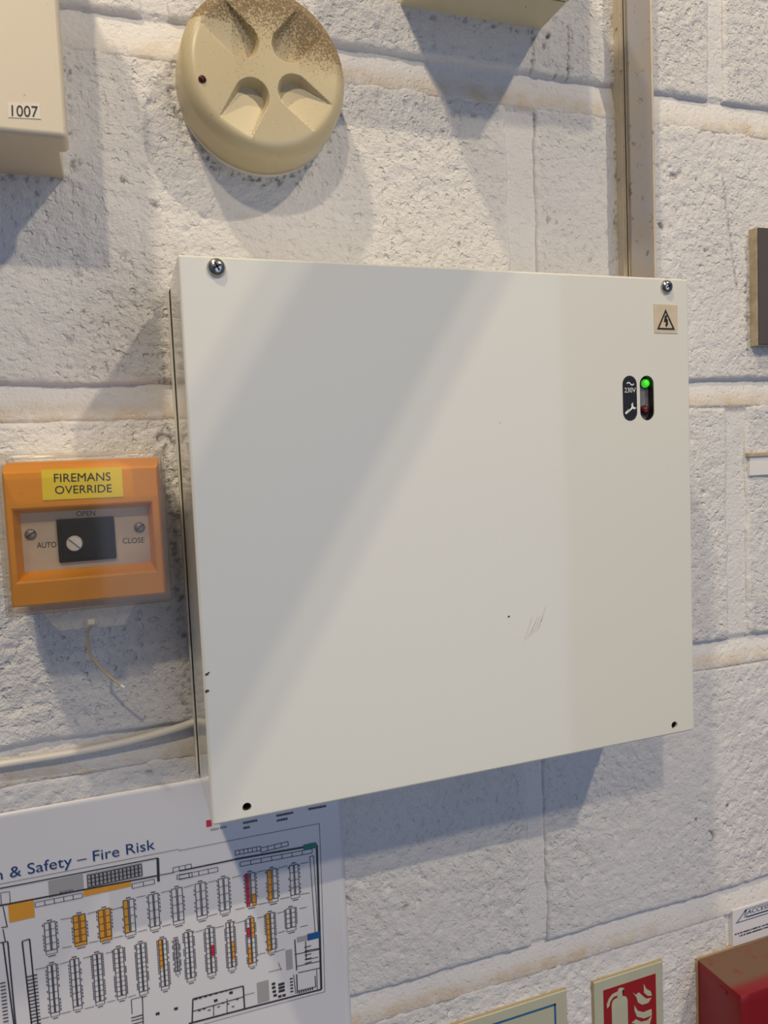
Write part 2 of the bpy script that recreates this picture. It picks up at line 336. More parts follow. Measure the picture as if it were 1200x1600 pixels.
# mortar bed behind the blocks: recessed, weathered towards the ledge below
xs = np.concatenate([np.arange(WX0, -.3, .02), np.arange(-.3, 1.0, .0035), np.arange(1.0, WX1+.01, .02)]); zs = np.concatenate([np.arange(WZ0, -.9, .004), np.arange(-.9, .21, .0022), np.arange(.21, WZ1, .004)]); Xg, Zg = np.meshgrid(xs, zs)
Y = np.full(Xg.shape, .0024); S = np.zeros(Xg.shape)
for (b0, t0), (b1, t1) in zip(COURSES[:-1], COURSES[1:]):
    t = (b0-Zg)/(b0-t1); inside = (t > -.2) & (t < 1.3)            # 0 at the upper block, 1 at the ledge
    Y = np.where(inside, .0044-.0042*np.clip(t, 0, 1), Y)
    S = np.maximum(S, np.where(inside, np.clip((t-.45)/.4, 0, 1), 0)*(.35+.65*(vnoise(Xg, Zg, .09, 3) > .38)))
Y += -(fbm(Xg, Zg, .02, 4, 11)-.5)*.0016
wall = link('wall_back', grid_mesh(xs, zs, Y, {'stain': S*.75, 'dirt': S*0, 'rough': S*0+.45}), MW, smooth=True)
tag(wall, 'white painted concrete block wall with recessed joints', kind='structure')

for ci, (zb, zt) in enumerate(COURSES):
    js = [x for x in sorted({X2.get(ci, XJ[ci]+.4509) if n == 1 else XJ[ci]+.4509*n for n in range(-4, 5)}) if WX0+.05 < x < WX1-.05]
    edges = [WX0]+[e for x in js for e in (x, x+WJ[ci])]+[WX1]
    for k in range(0, len(edges), 2):
        x0, x1 = edges[k], edges[k+1]
        near = x1 > -.05 and x0 < .70 and zt > -.88 and zb < .18
        RES = .0015 if near else .006
        xs = np.linspace(x0, x1, int((x1-x0)/RES)+1); zs = np.linspace(zb, zt, int((zt-zb)/RES)+1); Xg, Zg = np.meshgrid(xs, zs)
        d = np.minimum.reduce([Xg-x0, x1-Xg, Zg-zb, zt-Zg])
        d = d-(fbm(Xg, Zg, .03, 3, 21)-.42)*.0035-(fbm(Xg, Zg, .006, 2, 25)-.5)*.0016
        e = np.clip(1-d/.0060, 0, 1.5)
        Y = .0055*(1-np.sqrt(np.clip(1-np.minimum(e, 1)**2, 0, 1)))+np.clip(e-1, 0, 1)*.006
        rough = .62+.45*np.clip((fbm(Xg, Zg, .09, 2, 41)-.3)*2.2, 0, 1)
        Y += -(fbm(Xg, Zg, .045, 3, 1)-.5)*.0016-(fbm(Xg, Zg, .0060, 2, 2, .6)-.5)*.0017*rough
        Y += np.maximum(0, fbm(Xg, Zg, .0055, 2, 8)-.64)*.004*rough
        D = np.zeros(Xg.shape); St = np.clip(1-(zt-Zg)/.006, 0, 1)*.5
        sel = PA[(PA[:, 0] > x0-.005) & (PA[:, 0] < x1+.005) & (PA[:, 1] > zb-.005) & (PA[:, 1] < zt+.005)]
        dx = xs[1]-xs[0]; dz = zs[1]-zs[0]
        for px, pz, r, dep, dirt in sel:
            i0 = max(int((px-2*r-x0)/dx), 0); i1 = min(int((px+2*r-x0)/dx)+2, len(xs)); j0 = max(int((pz-2*r-zb)/dz), 0); j1 = min(int((pz+2*r-zb)/dz)+2, len(zs))
            if i1 <= i0 or j1 <= j0: continue
            ax = Xg[j0:j1, i0:i1]-px; az = Zg[j0:j1, i0:i1]-pz
            th = (px*977+pz*313) % 3.1; c, s_ = math.cos(th), math.sin(th)
            q = np.clip(1-(((ax*c+az*s_)/(r*1.35))**2+((-ax*s_+az*c)/(r*.8))**2), 0, 1)
            Y[j0:j1, i0:i1] += dep*q**.7
            if dirt: D[j0:j1, i0:i1] = np.maximum(D[j0:j1, i0:i1], dirt*np.clip(q*2.2, 0, 1))
        Y[0, :] = np.maximum(Y[0, :], .010); Y[-1, :] = np.maximum(Y[-1, :], .010)
        Y[:, 0] = np.maximum(Y[:, 0], .010)
        Y[:, -1] = np.maximum(Y[:, -1], .010)
        link('block', grid_mesh(xs, zs, Y, {'dirt': D, 'stain': St, 'rough': np.clip(rough*(1.0 if ci < 7 else .7), 0, 1)*np.clip((d-.001)/.005, .5, 1)}), MW, wall, smooth=True)

# concrete floor of the hall
M_floor = mat('grey_concrete_floor', (.12, .115, .11), .7, var=.4, vscale=3)
fl_ = link('floor', pyd([(-4, -6, WZ0), (5, -6, WZ0), (5, .05, WZ0), (-4, .05, WZ0), (-4, -6, WZ0-.1), (5, -6, WZ0-.1), (5, .05, WZ0-.1), (-4, .05, WZ0-.1)], [(0, 1, 2, 3), (7, 6, 5, 4), (0, 4, 5, 1), (1, 5, 6, 2), (2, 6, 7, 3), (3, 7, 4, 0)]), M_floor)
tag(fl_, 'grey concrete floor of the hall', kind='structure')
# added unseen steel brace above the picture (shaped to shadow the big cabinet)
def to_lamp(x, z, s, y=-.0824, L=(1.50, -1.89, 1.72)):
    return (x+s*(L[0]-x), y+s*(L[1]-y), z+s*(L[2]-z))
M_steel = mat('galvanised_steel', (.35, .35, .35), .45, 1.0)
s = .30
c = [to_lamp(.205, -.150, s), to_lamp(.336, -.150, s), to_lamp(.336-.63*.36, -.150-.36, s), to_lamp(.205-.63*.36, -.150-.36, s)]
n = Vector((1.29, -1.81, 2.0)).normalized()*.012
blocker = link('shadow_blocker_1', pyd([tuple(p) for p in c]+[tuple(Vector(p)+n) for p in c], [(0, 1, 2, 3), (7, 6, 5, 4), (0, 4, 5, 1), (1, 5, 6, 2), (2, 6, 7, 3), (3, 7, 4, 0)]), M_steel)
tag(blocker, 'added unseen steel shadow brace above the cabinets', kind='structure')

# ------------------------------------------------------------------ large white cabinet
M_cab = mat('white_powder_coat', (.77, .765, .685), .38, bump=.00004, bscale=900, coat=.9, coat_rough=.06, dirt=(.35, .31, .26), dirt_scale=260, dirt_lo=.76, dirt_hi=.80)
M_zinc = mat('zinc_screw', (.62, .62, .60), .22, 1.0, var=.5, vscale=300, var_col=(.35, .30, .2))
M_black = mat('black_plastic', (.012, .012, .013), .35)
M_blackprint = mat('black_print', (.015, .013, .012), .5)
M_white = mat('white_print', (.85, .85, .83), .5)
M_dark = mat('dark_recess', (.01, .01, .01), .8)
XL, XR, ZB, ZT, YF = .1330, .4735, -.4844, -.1664, -.0824
cab = thing('power_supply_cabinet', (.303, 0, ZB), 'large white metal power supply cabinet with a screwed front cover', 'cabinet')
box('back_box', XL-.0013, XR-.0004, .004, -.0110, ZB+.0030, ZT-.0010, M_cab, cab, .001)
box('dark_seam', XL-.0002, XR-.0012, -.0105, -.0185, ZB+.004, ZT-.004, M_dark, cab)  # black strip, paints the shade of the gap behind the cover
def cut(bm_solid, cutters):
    dg_objs = []
    a = bpy.data.objects.new('a', from_bm(bm_solid)); COL.objects.link(a); dg_objs.append(a)
    for k, cb in enumerate(cutters):
        o = bpy.data.objects.new('c', from_bm(cb)); COL.objects.link(o); dg_objs.append(o)
        md = a.modifiers.new('b', 'BOOLEAN'); md.operation = 'DIFFERENCE'; md.solver = 'EXACT'; md.object = o
    dg = bpy.context.evaluated_depsgraph_get(); dg.update()
    me = bpy.data.meshes.new_from_object(a.evaluated_get(dg))
    for o in dg_objs: bpy.data.objects.remove(o, do_unlink=True)
    me.materials.clear()
    return me
def prism_bm(poly, y0, y1):
    bm = bmesh.new(); a = [bm.verts.new((x, y0, z)) for x, z in poly]; b = [bm.verts.new((x, y1, z)) for x, z in poly]; n = len(poly)
    for i in range(n): j = (i+1) % n; bm.faces.new((a[i], a[j], b[j], b[i]))
    bm.faces.new(a); bm.faces.new(b[::-1]); bmesh.ops.recalc_face_normals(bm, faces=bm.faces[:]); return bm
def circle(cx, cz, r, n=24): return [(cx+r*math.cos(2*math.pi*k/n), cz+r*math.sin(2*math.pi*k/n)) for k in range(n)]
SLOT = (.4372, -.2473, .0116, .0302)
me = cut(box_bm(XL, XR, -.0175, YF, ZB, ZT, .0016, 3), [prism_bm(pill(*SLOT), YF+.0085, YF-.01), prism_bm(circle(.1531, -.4772, .0026), YF+.012, YF-.01), prism_bm(circle(.4556, -.4778, .0026), YF+.012, YF-.01)])
lid = link('front_cover', me, M_cab, cab); weighted_normals(lid, 50)
def screw(name, cx, cz, r, y, h, parent, m, cross=True):
    o = lathe(name, [(r, y+.001), (r, y-.0004), (r*.93, y-h*.45), (r*.72, y-h*.8), (r*.4, y-h*.97), (r*.05, y-h)], cx, cz, m, parent, 28)
    for a in ((0.5, 0.5+math.pi/2) if cross else (0.6,)):
        L2, w2 = r*(.5 if cross else .95), r*.10; ca, sa = math.cos(a), math.sin(a)
        poly = [(cx+u*ca-v*sa, cz+u*sa+v*ca) for u, v in ((-L2, -w2), (L2, -w2), (L2, w2), (-L2, w2))]
        prism('slot', poly, y-h*.5, y-h*1.015, M_dark, o)
    return o
screw('cover_screw', .1533, -.1727, .0051, YF, .0032, cab, M_zinc)
screw('cover_screw', .4547, -.1724, .0046, YF, .0032, cab, M_zinc)
for hx, hz in ((.1531, -.4772), (.4556, -.4778)):
    lathe('screw_hole', [(.00258, YF+.0118), (.00258, YF+.0018), (.0020, YF+.0018), (.0018, YF+.010)], hx, hz, M_dark, cab, 24)
# indicator slot
M_bez = mat('grey_bezel', (.20, .19, .20), .5)
bz = prism('indicator_window', pill(SLOT[0], SLOT[1], .0114, .030), YF+.0084, YF+.0055, M_bez, cab)
A_ = pill(SLOT[0], SLOT[1], .01155, .03015); B_ = pill(SLOT[0], SLOT[1], .0109, .0295); nn_ = len(A_)
v = [(x, y, z) for y in (YF+.0006, YF+.0075) for P_ in (A_, B_) for x, z in P_]; f = []
for i in range(nn_):
    j = (i+1) % nn_; f += [(i, j, nn_+j, nn_+i), (nn_+i, nn_+j, 3*nn_+j, 3*nn_+i)]
link('slot_shade_ring', pyd(v, f), M_black, bz)  # black ring added so the slot walls look shaded
M_green = mat('green_led', (.05, .8, .05), .3, emis=((.10, 1.0, .02), .45)); M_red = mat('dark_red_led', (.10, .01, .012), .15)
def led(name, cx, cz, r, y, m, p):
    lathe('led_collar', [(r*1.22, y+.001), (r*1.22, y-.0006), (r*1.0, y-.0008)], cx, cz, M_black, p, 20)
    lathe(name, [(r, y), (r, y-.0016), (r*.9, y-.0026), (r*.6, y-.0034), (r*.1, y-.0038)], cx, cz, m, p, 24)
led('green_led', .4392, -.2370, .0029, YF+.0055, M_green, bz); led('red_led', .4385, -.2553, .0029, YF+.0055, M_red, bz)
ip = prism('indicator_label', pill(.4231, -.2472, .0112, .0300), YF+.0002, YF-.00025, M_black, cab); ip['label'] = 'black pill shaped label marked 230V'
text('voltage_text', '230V', [(.4187, -.2402), (.4278, -.2402), (.4278, -.2434), (.4187, -.2434)], YF-.0004, M_white, ip)
def stroke_mesh(pts, w, y):
    v = []; f = []
    P = [Vector((a, b)) for a, b in pts]
    for i, p in enumerate(P):
        d = (P[min(i+1, len(P)-1)]-P[max(i-1, 0)]).normalized(); nn = Vector((-d.y, d.x))*w/2
        v += [(p.x+nn.x, y, p.y+nn.y), (p.x-nn.x, y, p.y-nn.y)]
    for i in range(len(P)-1): f.append((2*i, 2*i+1, 2*i+3, 2*i+2))
    return pyd(v, f)
link('mains_symbol', stroke_mesh([(.4206+.0057*k/16, -.2376+.0009*math.sin(2*math.pi*k/16)) for k in range(17)], .0007, YF-.0004), M_white, ip)
sp = []
for (u, v) in [(-.0045, -.0008), (.0018, -.0008), (.0026, -.0021), (.0046, -.0022), (.0033, -.0008), (.0033, .0008), (.0046, .0022), (.0026, .0021), (.0018, .0008), (-.0045, .0008), (-.0051, 0)]:
    a = math.radians(36); sp.append((.4231+u*math.cos(a)-v*math.sin(a), -.2546+u*math.sin(a)+v*math.cos(a)))
prism('spanner_symbol', sp, YF-.0002, YF-.0004, M_white, ip)
# warning sticker
M_stk = mat('aged_cream_label', (.66, .56, .40), .45, var=.35, vscale=120)
st = prism('warning_label', [(.4438, -.1842), (.4636, -.1845), (.4634, -.2037), (.4441, -.2036)], YF+.0002, YF-.0003, M_stk, cab)
tri = [(.4535, -.1874), (.4461, -.2012), (.4611, -.2013)]; c0 = (.4536, -.1968)
inn = [(c0[0]+(x-c0[0])*.74, c0[1]+(z-c0[1])*.74) for x, z in tri]
bm = bmesh.new(); A = [bm.verts.new((x, YF-.00045, z)) for x, z in tri]; B = [bm.verts.new((x, YF-.00045, z)) for x, z in inn]
for i in range(3): j = (i+1) % 3; bm.faces.new((A[i], A[j], B[j], B[i]))
link('warning_triangle', from_bm(bm), M_blackprint, st)
prism('lightning_bolt', [(x/1000, z/1000) for x, z in ((452.9, -191.6), (454.6, -191.6), (453.6, -194.3), (455.2, -194.2), (454.4, -197.6), (455.2, -197.9), (453.9, -199.6), (452.9, -197.8), (453.5, -197.8), (453.9, -195.9), (451.9, -196.3))], YF-.0003, YF-.0005, M_blackprint, st)
# scuffs
M_scuff = mat('scuff', (.74, .72, .63), .45); M_chip = mat('paint_chip', (.06, .05, .045), .7)
v = []; f = []
for k in range(6):
    x = .3372+k*.0021; z = -.402+k*.0012; L3 = .009+.006*rs.rand(); i = len(v); w3 = .00035
    v += [(x, YF-.0002, z), (x+w3, YF-.0002, z), (x+.006+w3, YF-.0002, z+L3), (x+.006, YF-.0002, z+L3)]; f.append((i, i+1, i+2, i+3))
link('scuff_marks', pyd(v, f), M_scuff, cab)
for (x, z, r) in ((.3263, -.3853, .0009), (.1352, -.3968, .0011), (.1348, -.4063, .0013), (.1362, -.3960, .0006)):
    prism('paint_chip', [(x-r, z-r*.5), (x-r*.2, z-r*.7), (x+r, z-r*.1), (x+r*.4, z+r*.6), (x-r*.7, z+r*.4)], YF+.0002, YF-.0002, M_chip, cab)

# ------------------------------------------------------------------ smoke detector
def det_mat():
    m = mat('aged_cream_plastic', (.60, .51, .315), .33, var=.25, vscale=25, var_col=(.53, .44, .26))
    nt = m.node_tree; N = nt.nodes; L = nt.links; b = N['Principled BSDF']; src = b.inputs['Base Color'].links[0].from_socket
    a = N.new('ShaderNodeAttribute'); a.attribute_name = 'dust'; g = N.new('ShaderNodeNewGeometry')
    n = N.new('ShaderNodeTexNoise'); n.inputs['Scale'].default_value = 800; n.inputs['Detail'].default_value = 4; n.inputs['Roughness'].default_value = .75; L.new(g.outputs['Position'], n.inputs['Vector'])
    ad = N.new('ShaderNodeMath'); ad.operation = 'MULTIPLY_ADD'; L.new(a.outputs['Fac'], ad.inputs[0]); ad.inputs[1].default_value = .22; L.new(n.outputs['Fac'], ad.inputs[2])
    r = N.new('ShaderNodeMapRange'); r.inputs[1].default_value = .62; r.inputs[2].default_value = .70; r.inputs[4].default_value = .8; L.new(ad.outputs[0], r.inputs[0])
    x = N.new('ShaderNodeMix'); x.data_type = 'RGBA'; L.new(r.outputs[0], x.inputs[0]); x.inputs[7].default_value = (.14, .09, .04, 1)
    y = N.new('ShaderNodeMix'); y.data_type = 'RGBA'; L.new(src, y.inputs[6]); L.new(y.outputs[2], x.inputs[6]); y.inputs[7].default_value = (.36, .25, .12, 1)
    k = N.new('ShaderNodeMath'); k.operation = 'MULTIPLY'; L.new(a.outputs['Fac'], k.inputs[0]); k.inputs[1].default_value = .5; L.new(k.outputs[0], y.inputs[0])
    L.new(x.outputs[2], b.inputs['Base Color'])
    mr = N.new('ShaderNodeMath'); mr.operation = 'MULTIPLY_ADD'; L.new(a.outputs['Fac'], mr.inputs[0]); mr.inputs[1].default_value = .5; mr.inputs[2].default_value = .3; L.new(mr.outputs[0], b.inputs['Roughness'])
    return m
M_det = det_mat(); M_paint = mat('white_paint', (.78, .77, .74), .5)
DX, DZ, DR, DD = .1972, -.0395, .0522, .0365
det = thing('smoke_detector', (DX, 0, DZ), 'round cream smoke detector with four scoops and brown dust', 'smoke detector')
lathe('mounting_base', [(DR-.001, .006), (DR-.0005, -.004), (DR-.003, -.0046)], DX, DZ, M_paint, det, 96)
na = 360; rad = []
for t in np.linspace(0, 1, 70): rad.append((t*(DR-.010), -DD))
rad = [(r, -DD-.0012*(1-(r/(DR-.010))**2)) for r, _ in rad]
for t in np.linspace(0, 1, 14)[1:]:
    a = t*math.pi/2; rad.append((DR-.010+.010*math.sin(a)*.93, -DD+.010*(1-math.cos(a))))
rad += [(DR-.0004, -.020), (DR, -.012), (DR, -.0055), (DR-.001, -.0042)]
v = []; f = []; dust = []
dirs = [math.radians(a) for a in (47, 137, 240, 323)]
for i, (r, y) in enumerate(rad):
    for k in range(na):
        th = 2*math.pi*k/na; x = r*math.cos(th); z = r*math.sin(th); yy = y
        for d0 in dirs:
            u = x*math.cos(d0)+z*math.sin(d0); w_ = -x*math.sin(d0)+z*math.cos(d0)
            w0 = .0106; uc = .0205
            inside = (abs(w_) < w0 and u > uc) or (u <= uc and math.hypot(u-uc, w_) < w0)
            if u > 0 and inside and r < DR-.002:
                dd_ = w0-(abs(w_) if u > uc else math.hypot(u-uc, w_))
                dep = .0085*max(0, 1-(u-(uc-w0))/.0345)
                yy = max(yy, min(-DD+dep, y+dd_*3.2)) if -DD+dep > y else yy
        v.append((DX+x, yy, DZ+z))
        hz = z/DR; dust.append(max(0, min(1, (hz+.08)*1.35+.55*(vnoise(np.array([x]), np.array([z]), .022, 4)[0]-.5)+(.25 if x > .02 and z > -.012 else 0)-(.35 if x < -.02 and z < .025 else 0))))
for i in range(len(rad)-1):
    for k in range(na):
        k2 = (k+1) % na
        if i == 0: f.append((k, na+k2, na+k))
        else: f.append((i*na+k, i*na+k2, (i+1)*na+k2, (i+1)*na+k))
me = pyd(v, f); at = me.attributes.new('dust', 'FLOAT', 'POINT'); at.data.foreach_set('value', np.array(dust, np.float32))
bm = bmesh.new(); bm.from_mesh(me); bmesh.ops.remove_doubles(bm, verts=bm.verts[:], dist=1e-6); bmesh.ops.recalc_face_normals(bm, faces=bm.faces[:]); bm.to_mesh(me); bm.free()
o = link('cover', me, M_det, det); smooth_by_angle(o, 42)
M_led = mat('dark_red_lens', (.05, .008, .008), .12)
lx, lz = DX-.0395, DZ-.0115
lathe('indicator_lens', [(.0024, -DD+.006), (.0024, -DD-.0002), (.0016, -DD-.0012), (.0003, -DD-.0016)], lx, lz, M_led, det, 20)

# ------------------------------------------------------------------ box marked 1007
M_cream = mat('cream_plastic', (.74, .66, .51), .42, var=.25, vscale=18, var_col=(.72, .60, .42), dirt=(.35, .26, .15), dirt_scale=120, dirt_lo=.70, dirt_hi=.78)
bx = thing('junction_box', (.02, 0, -.1035), 'cream plastic junction box with a small printed number label', 'junction box')
box('back_box', -.060, .0762, .005, -.0435, -.1020, .0660, M_cream, bx, .001)
box('lid', -.064, .0815, -.043, -.0650, -.1040, .0700, M_cream, bx, .0032, 4)
M_lab = mat('paper_label', (.80, .72, .62), .5)
nl = prism('number_label', [(.0539, -.0890), (.0692, -.0881), (.0693, -.0956), (.0537, -.0964)], -.0645, -.0653, M_lab, bx)
text('number', '1007', [(.0557, -.0901), (.0682, -.0893), (.0680, -.0950), (.0554, -.0957)], -.0655, M_blackprint, nl)

# ------------------------------------------------------------------ box at the top edge
M_aged = mat('yellowed_plastic', (.74, .67, .47), .45, var=.3, vscale=20, dirt=(.12, .09, .05), dirt_scale=150, dirt_lo=.68, dirt_hi=.76)
tb = thing('control_box', (.36, 0, .0338), 'yellowed plastic control box cut off by the top edge', 'control box')
box('back_box', .3013, .4140, .005, -.0335, .0338, .140, M_aged, tb, .0008)
box('lid', .3005, .4150, -.0342, -.092, .0338, .141, M_aged, tb, .0012)
box('dark_seam', .3025, .4128, -.0330, -.0346, .0346, .139, M_dark, tb)

# ------------------------------------------------------------------ cable trunking
M_tr = mat('grubby_cream_trunking', (.62, .54, .42), .5, var=.7, vscale=35, var_col=(.47, .42, .36), dirt=(.18, .14, .10), dirt_scale=90, dirt_lo=.64, dirt_hi=.74)
M_tr2 = mat('grubby_trunking_lid', (.30, .28, .275), .5, var=.9, vscale=40, var_col=(.33, .27, .19), dirt=(.13, .10, .08), dirt_scale=110, dirt_lo=.60, dirt_hi=.72)
tr = thing('cable_trunking', (.4895, 0, -.170), 'narrow grubby cream cable trunking running down to the cabinet', 'trunking')
box('channel', .4785, .5005, .006, -.0115, -.165, .30, M_tr, tr, .0006)
box('side_lip', .4779, .5011, -.0112, -.0138, -.165, .30, M_tr, tr, .0006)
box('lid', .4783, .5007, -.0136, -.0172, -.1662, .30, M_tr2, tr, .0009)
box('grime_line', .4776, .5013, -.0126, -.0134, -.165, .30, M_dark, tr); box('edge_bead', .4988, .5010, -.0168, -.0178, -.1660, .30, M_tr, tr, .0004); box('ridge', .4772, .4790, -.0080, -.0092, -.165, .30, M_tr, tr, .0003)
# ------------------------------------------------------------------ call point
M_or = mat('orange_plastic', (.80, .31, .002), .4, var=.25, vscale=30, var_col=(.68, .265, .004), dirt=(.30, .12, .01), dirt_scale=160, dirt_lo=.68, dirt_hi=.8)
M_ins = mat('dull_beige_plate', (.58, .46, .32), .5, var=.3, vscale=60)
M_yel = mat('yellow_label', (.85, .66, .02), .4)
M_grey = mat('tarnished_screw', (.28, .25, .21), .45, .7)
cp = thing('override_call_point', (.077, 0, -.358), 'orange fireman override call point under a clear hinged cover', 'call point')
box('back_box', .036, .118, .005, -.020, -.3555, -.2745, M_cream, cp, .002)
def ring(x0, x1, z0, z1, y): return [(x0, y, z0), (x1, y, z0), (x1, y, z1), (x0, y, z1)]
R_ = [ring(.0352, .1190, -.3572, -.2735, -.016), ring(.0352, .1192, -.3570, -.2745, -.030), ring(.0345, .1178, -.3556, -.2790, -.0405), ring(.0355, .1168, -.3546, -.2802, -.0418),
      ring(.0372, .1140, -.3424, -.2996, -.0418), ring(.0384, .1132, -.3412, -.3006, -.0412), ring(.0412, .1110, -.3371, -.3032, -.0325), ring(.0412, .1110, -.3371, -.3032, -.030)]
v = [p for r in R_ for p in r]; f = []
for i in range(len(R_)-1):
    for k in range(4):
        k2 = (k+1) % 4; f.append((i*4+k, i*4+k2, (i+1)*4+k2, (i+1)*4+k))
me = pyd(v, f); bm = bmesh.new(); bm.from_mesh(me); bmesh.ops.recalc_face_normals(bm, faces=bm.faces[:])
bm.to_mesh(me); bm.free(); fr = link('front_frame', me, M_or, cp); fr['label'] = 'orange front frame with bevelled opening'
# make sure the frame faces outwards
ins = box('insert_plate', .0408, .1114, -.0295, -.0322, -.3375, -.3028, M_ins, cp)
for s_, q in (('OPEN', [(.0710, -.3037), (.0813, -.3040), (.0812, -.3070), (.0709, -.3067)]), ('AUTO', [(.0488, -.3204), (.0591, -.3207), (.0589, -.3240), (.0487, -.3237)]), ('CLOSE', [(.0956, -.3214), (.1079, -.3219), (.1078, -.3251), (.0955, -.3246)])):
    text('position_text', s_, q, -.0324, M_blackprint, ins)
lb = prism('name_label', [(.0547, -.2786), (.0977, -.2790), (.0977, -.2964), (.0545, -.2960)], -.0412, -.0422, M_yel, cp)
text('label_text', 'FIREMANS', [(.0612, -.2813), (.0914, -.2818), (.0912, -.2866), (.0610, -.2861)], -.0424, M_blackprint, lb)
text('label_text', 'OVERRIDE', [(.0613, -.2882), (.0916, -.2887), (.0914, -.2933), (.0611, -.2928)], -.0424, M_blackprint, lb)
M_swblack = mat('dull_black_switch', (.008, .007, .006), .5, spec=.2)
ks = box('key_switch', .0600, .0915, -.0300, -.0345, -.3332, -.3080, M_swblack, cp, .0008)
box('switch_face', .0622, .0895, -.0340, -.0352, -.3316, -.3096, M_swblack, ks, .0006)
M_barrel = mat('white_metal_barrel', (.72, .66, .56), .35, .2)
kb = lathe('key_barrel', [(.0045, -.034), (.0045, -.0375), (.0040, -.0385), (.001, -.0387)], .0691, -.3222, M_barrel, ks, 28)
prism('key_slot', [(.0691+a*.0040*.72-b*.0004*.7, -.3222-a*.0040*.7-b*.0004*.72) for a, b in ((-1, -1), (1, -1), (1, 1), (-1, 1))], -.0384, -.0389, M_grey, kb)
screw('plate_screw', .0459, -.3156, .0032, -.0322, .0016, cp, M_grey, False); screw('plate_screw', .1056, -.3157, .0032, -.0322, .0016, cp, M_grey, False)
def clear_mat(diff=.018):
    m = bpy.data.materials.new('clear_plastic'); m.use_nodes = True; nt = m.node_tree; N = nt.nodes; L = nt.links
    for n in list(N):
        if n.type != 'OUTPUT_MATERIAL': N.remove(n)
    out = [n for n in N if n.type == 'OUTPUT_MATERIAL'][0]
    t = N.new('ShaderNodeBsdfTransparent'); t.inputs[0].default_value = (.975, .965, .95, 1)
    g = N.new('ShaderNodeBsdfGlossy'); g.inputs['Roughness'].default_value = .12; g.inputs[0].default_value = (1, 1, 1, 1)
    d = N.new('ShaderNodeBsdfDiffuse'); d.inputs[0].default_value = (.75, .70, .62, 1)
    fr = N.new('ShaderNodeFresnel'); fr.inputs[0].default_value = 1.4
    sc_ = N.new('ShaderNodeMath'); sc_.operation = 'MULTIPLY'; sc_.inputs[1].default_value = .6; L.new(fr.outputs[0], sc_.inputs[0])
    m1 = N.new('ShaderNodeMixShader'); m1.inputs[0].default_value = diff; L.new(t.outputs[0], m1.inputs[1]); L.new(d.outputs[0], m1.inputs[2])
    m2 = N.new('ShaderNodeMixShader'); L.new(sc_.outputs[0], m2.inputs[0]); L.new(m1.outputs[0], m2.inputs[1]); L.new(g.outputs[0], m2.inputs[2])
    L.new(m2.outputs[0], out.inputs[0]); return m
M_clear = clear_mat(); M_hazy = clear_mat(.17)
# hinged cover: hollow open-backed clear shell
bm = box_bm(.0322, .1212, -.012, -.0530, -.3592, -.2698, .0022, 3)
bmesh.ops.delete(bm, geom=[fc for fc in bm.faces if fc.normal.y > .9], context='FACES')
o = link('clear_cover', from_bm(bm), M_clear, cp); smooth_by_angle(o, 50)
md = o.modifiers.new('shell', 'SOLIDIFY'); md.thickness = .0014; md.offset = -1
tabo = prism('cover_tab', [(.0500, -.3585), (.0545, -.3660), (.0585, -.3706), (.0936, -.3712), (.0965, -.3640), (.1000, -.3585)], -.0440, -.0456, M_hazy, cp)
M_clip = mat('clear_seal_clip', (.70, .66, .58), .2)
clip = link('seal_clip', pyd([], []), None, cp) if False else box('seal_clip', .0722, .0790, -.0430, -.0480, -.3700, -.3646, M_hazy, cp, .0006)
box('clip_block', .0737, .0775, -.0440, -.0475, -.3688, -.3658, M_clip, clip, .0004)
M_tail = mat('yellowed_seal_tail', (.50, .40, .24), .3); M_tip = mat('white_tail_tip', (.85, .84, .8), .4)
tl = tube('seal_tail', [(.0752, -.0460, -.3690), (.0726, -.0400, -.3760), (.0729, -.0350, -.3877), (.0770, -.034, -.3955), (.0825, -.034, -.4030), (.0890, -.034, -.4098)], (.0010, .0007), M_tail, cp)
tube('tail_tip', [(.0888, -.034, -.4096), (.0908, -.034, -.4114)], .0008, M_tip, tl)

# ------------------------------------------------------------------ white cable lying in the bed joint
M_cable = mat('painted_white_cable', (.72, .69, .62), .45, var=.3, vscale=50)
cb = tube('cable', [(-.20, -.0010, -.4590), (-.05, -.0012, -.4585), (.0163, -.0015, -.4580), (.0523, -.0020, -.4578), (.0874, -.0030, -.4560), (.1187, -.0050, -.4515), (.1300, -.0065, -.4488), (.1420, -.0070, -.4460)], .0027, M_cable)
tag(cb, 'white painted cable lying in the wall joint left of the cabinet', 'cable')

# ------------------------------------------------------------------ floor plan poster
M_paper = mat('poster_paper', (.72, .72, .755), .32)
M_ink = mat('plan_ink', (.03, .032, .045), .5); M_title = mat('blue_title_ink', (.012, .05, .17), .5)
M_o = mat('orange_ink', (.70, .32, .03), .5); M_r = mat('red_ink', (.55, .02, .06), .5); M_g = mat('green_ink', (.01, .22, .14), .5); M_b = mat('blue_ink', (.01, .09, .30), .5); M_gy = mat('grey_ink', (.36, .36, .37), .5)
def py(x, z):
    e = max(0, (x-.205)/.0255); lo = max(0, min(1, (-.52-z)/.1))
    return -.0022-.0012*math.sin(x*23+z*9)*lo*.6-.0016*e*e*(.4+.6*math.sin((z+.5)*38)**2)-.0006*math.sin(z*31+1)
ps = thing('floor_plan_poster', (.03, 0, -.84), 'white fire risk floor plan poster taped below the cabinet', 'poster')
xs = np.linspace(-.19, .2303, 100); zs = np.linspace(-.785, -.4885, 90); Xg, Zg = np.meshgrid(xs, zs)
Y = np.array([[py(a, b) for a in xs] for b in zs])
o = link('sheet', grid_mesh(xs, zs, Y, {}), M_paper, ps, smooth=True); md = o.modifiers.new('t', 'SOLIDIFY'); md.thickness = .0002; md.offset = -1
def pf(k): return lambda a, b: py(a, b)-.0003*k
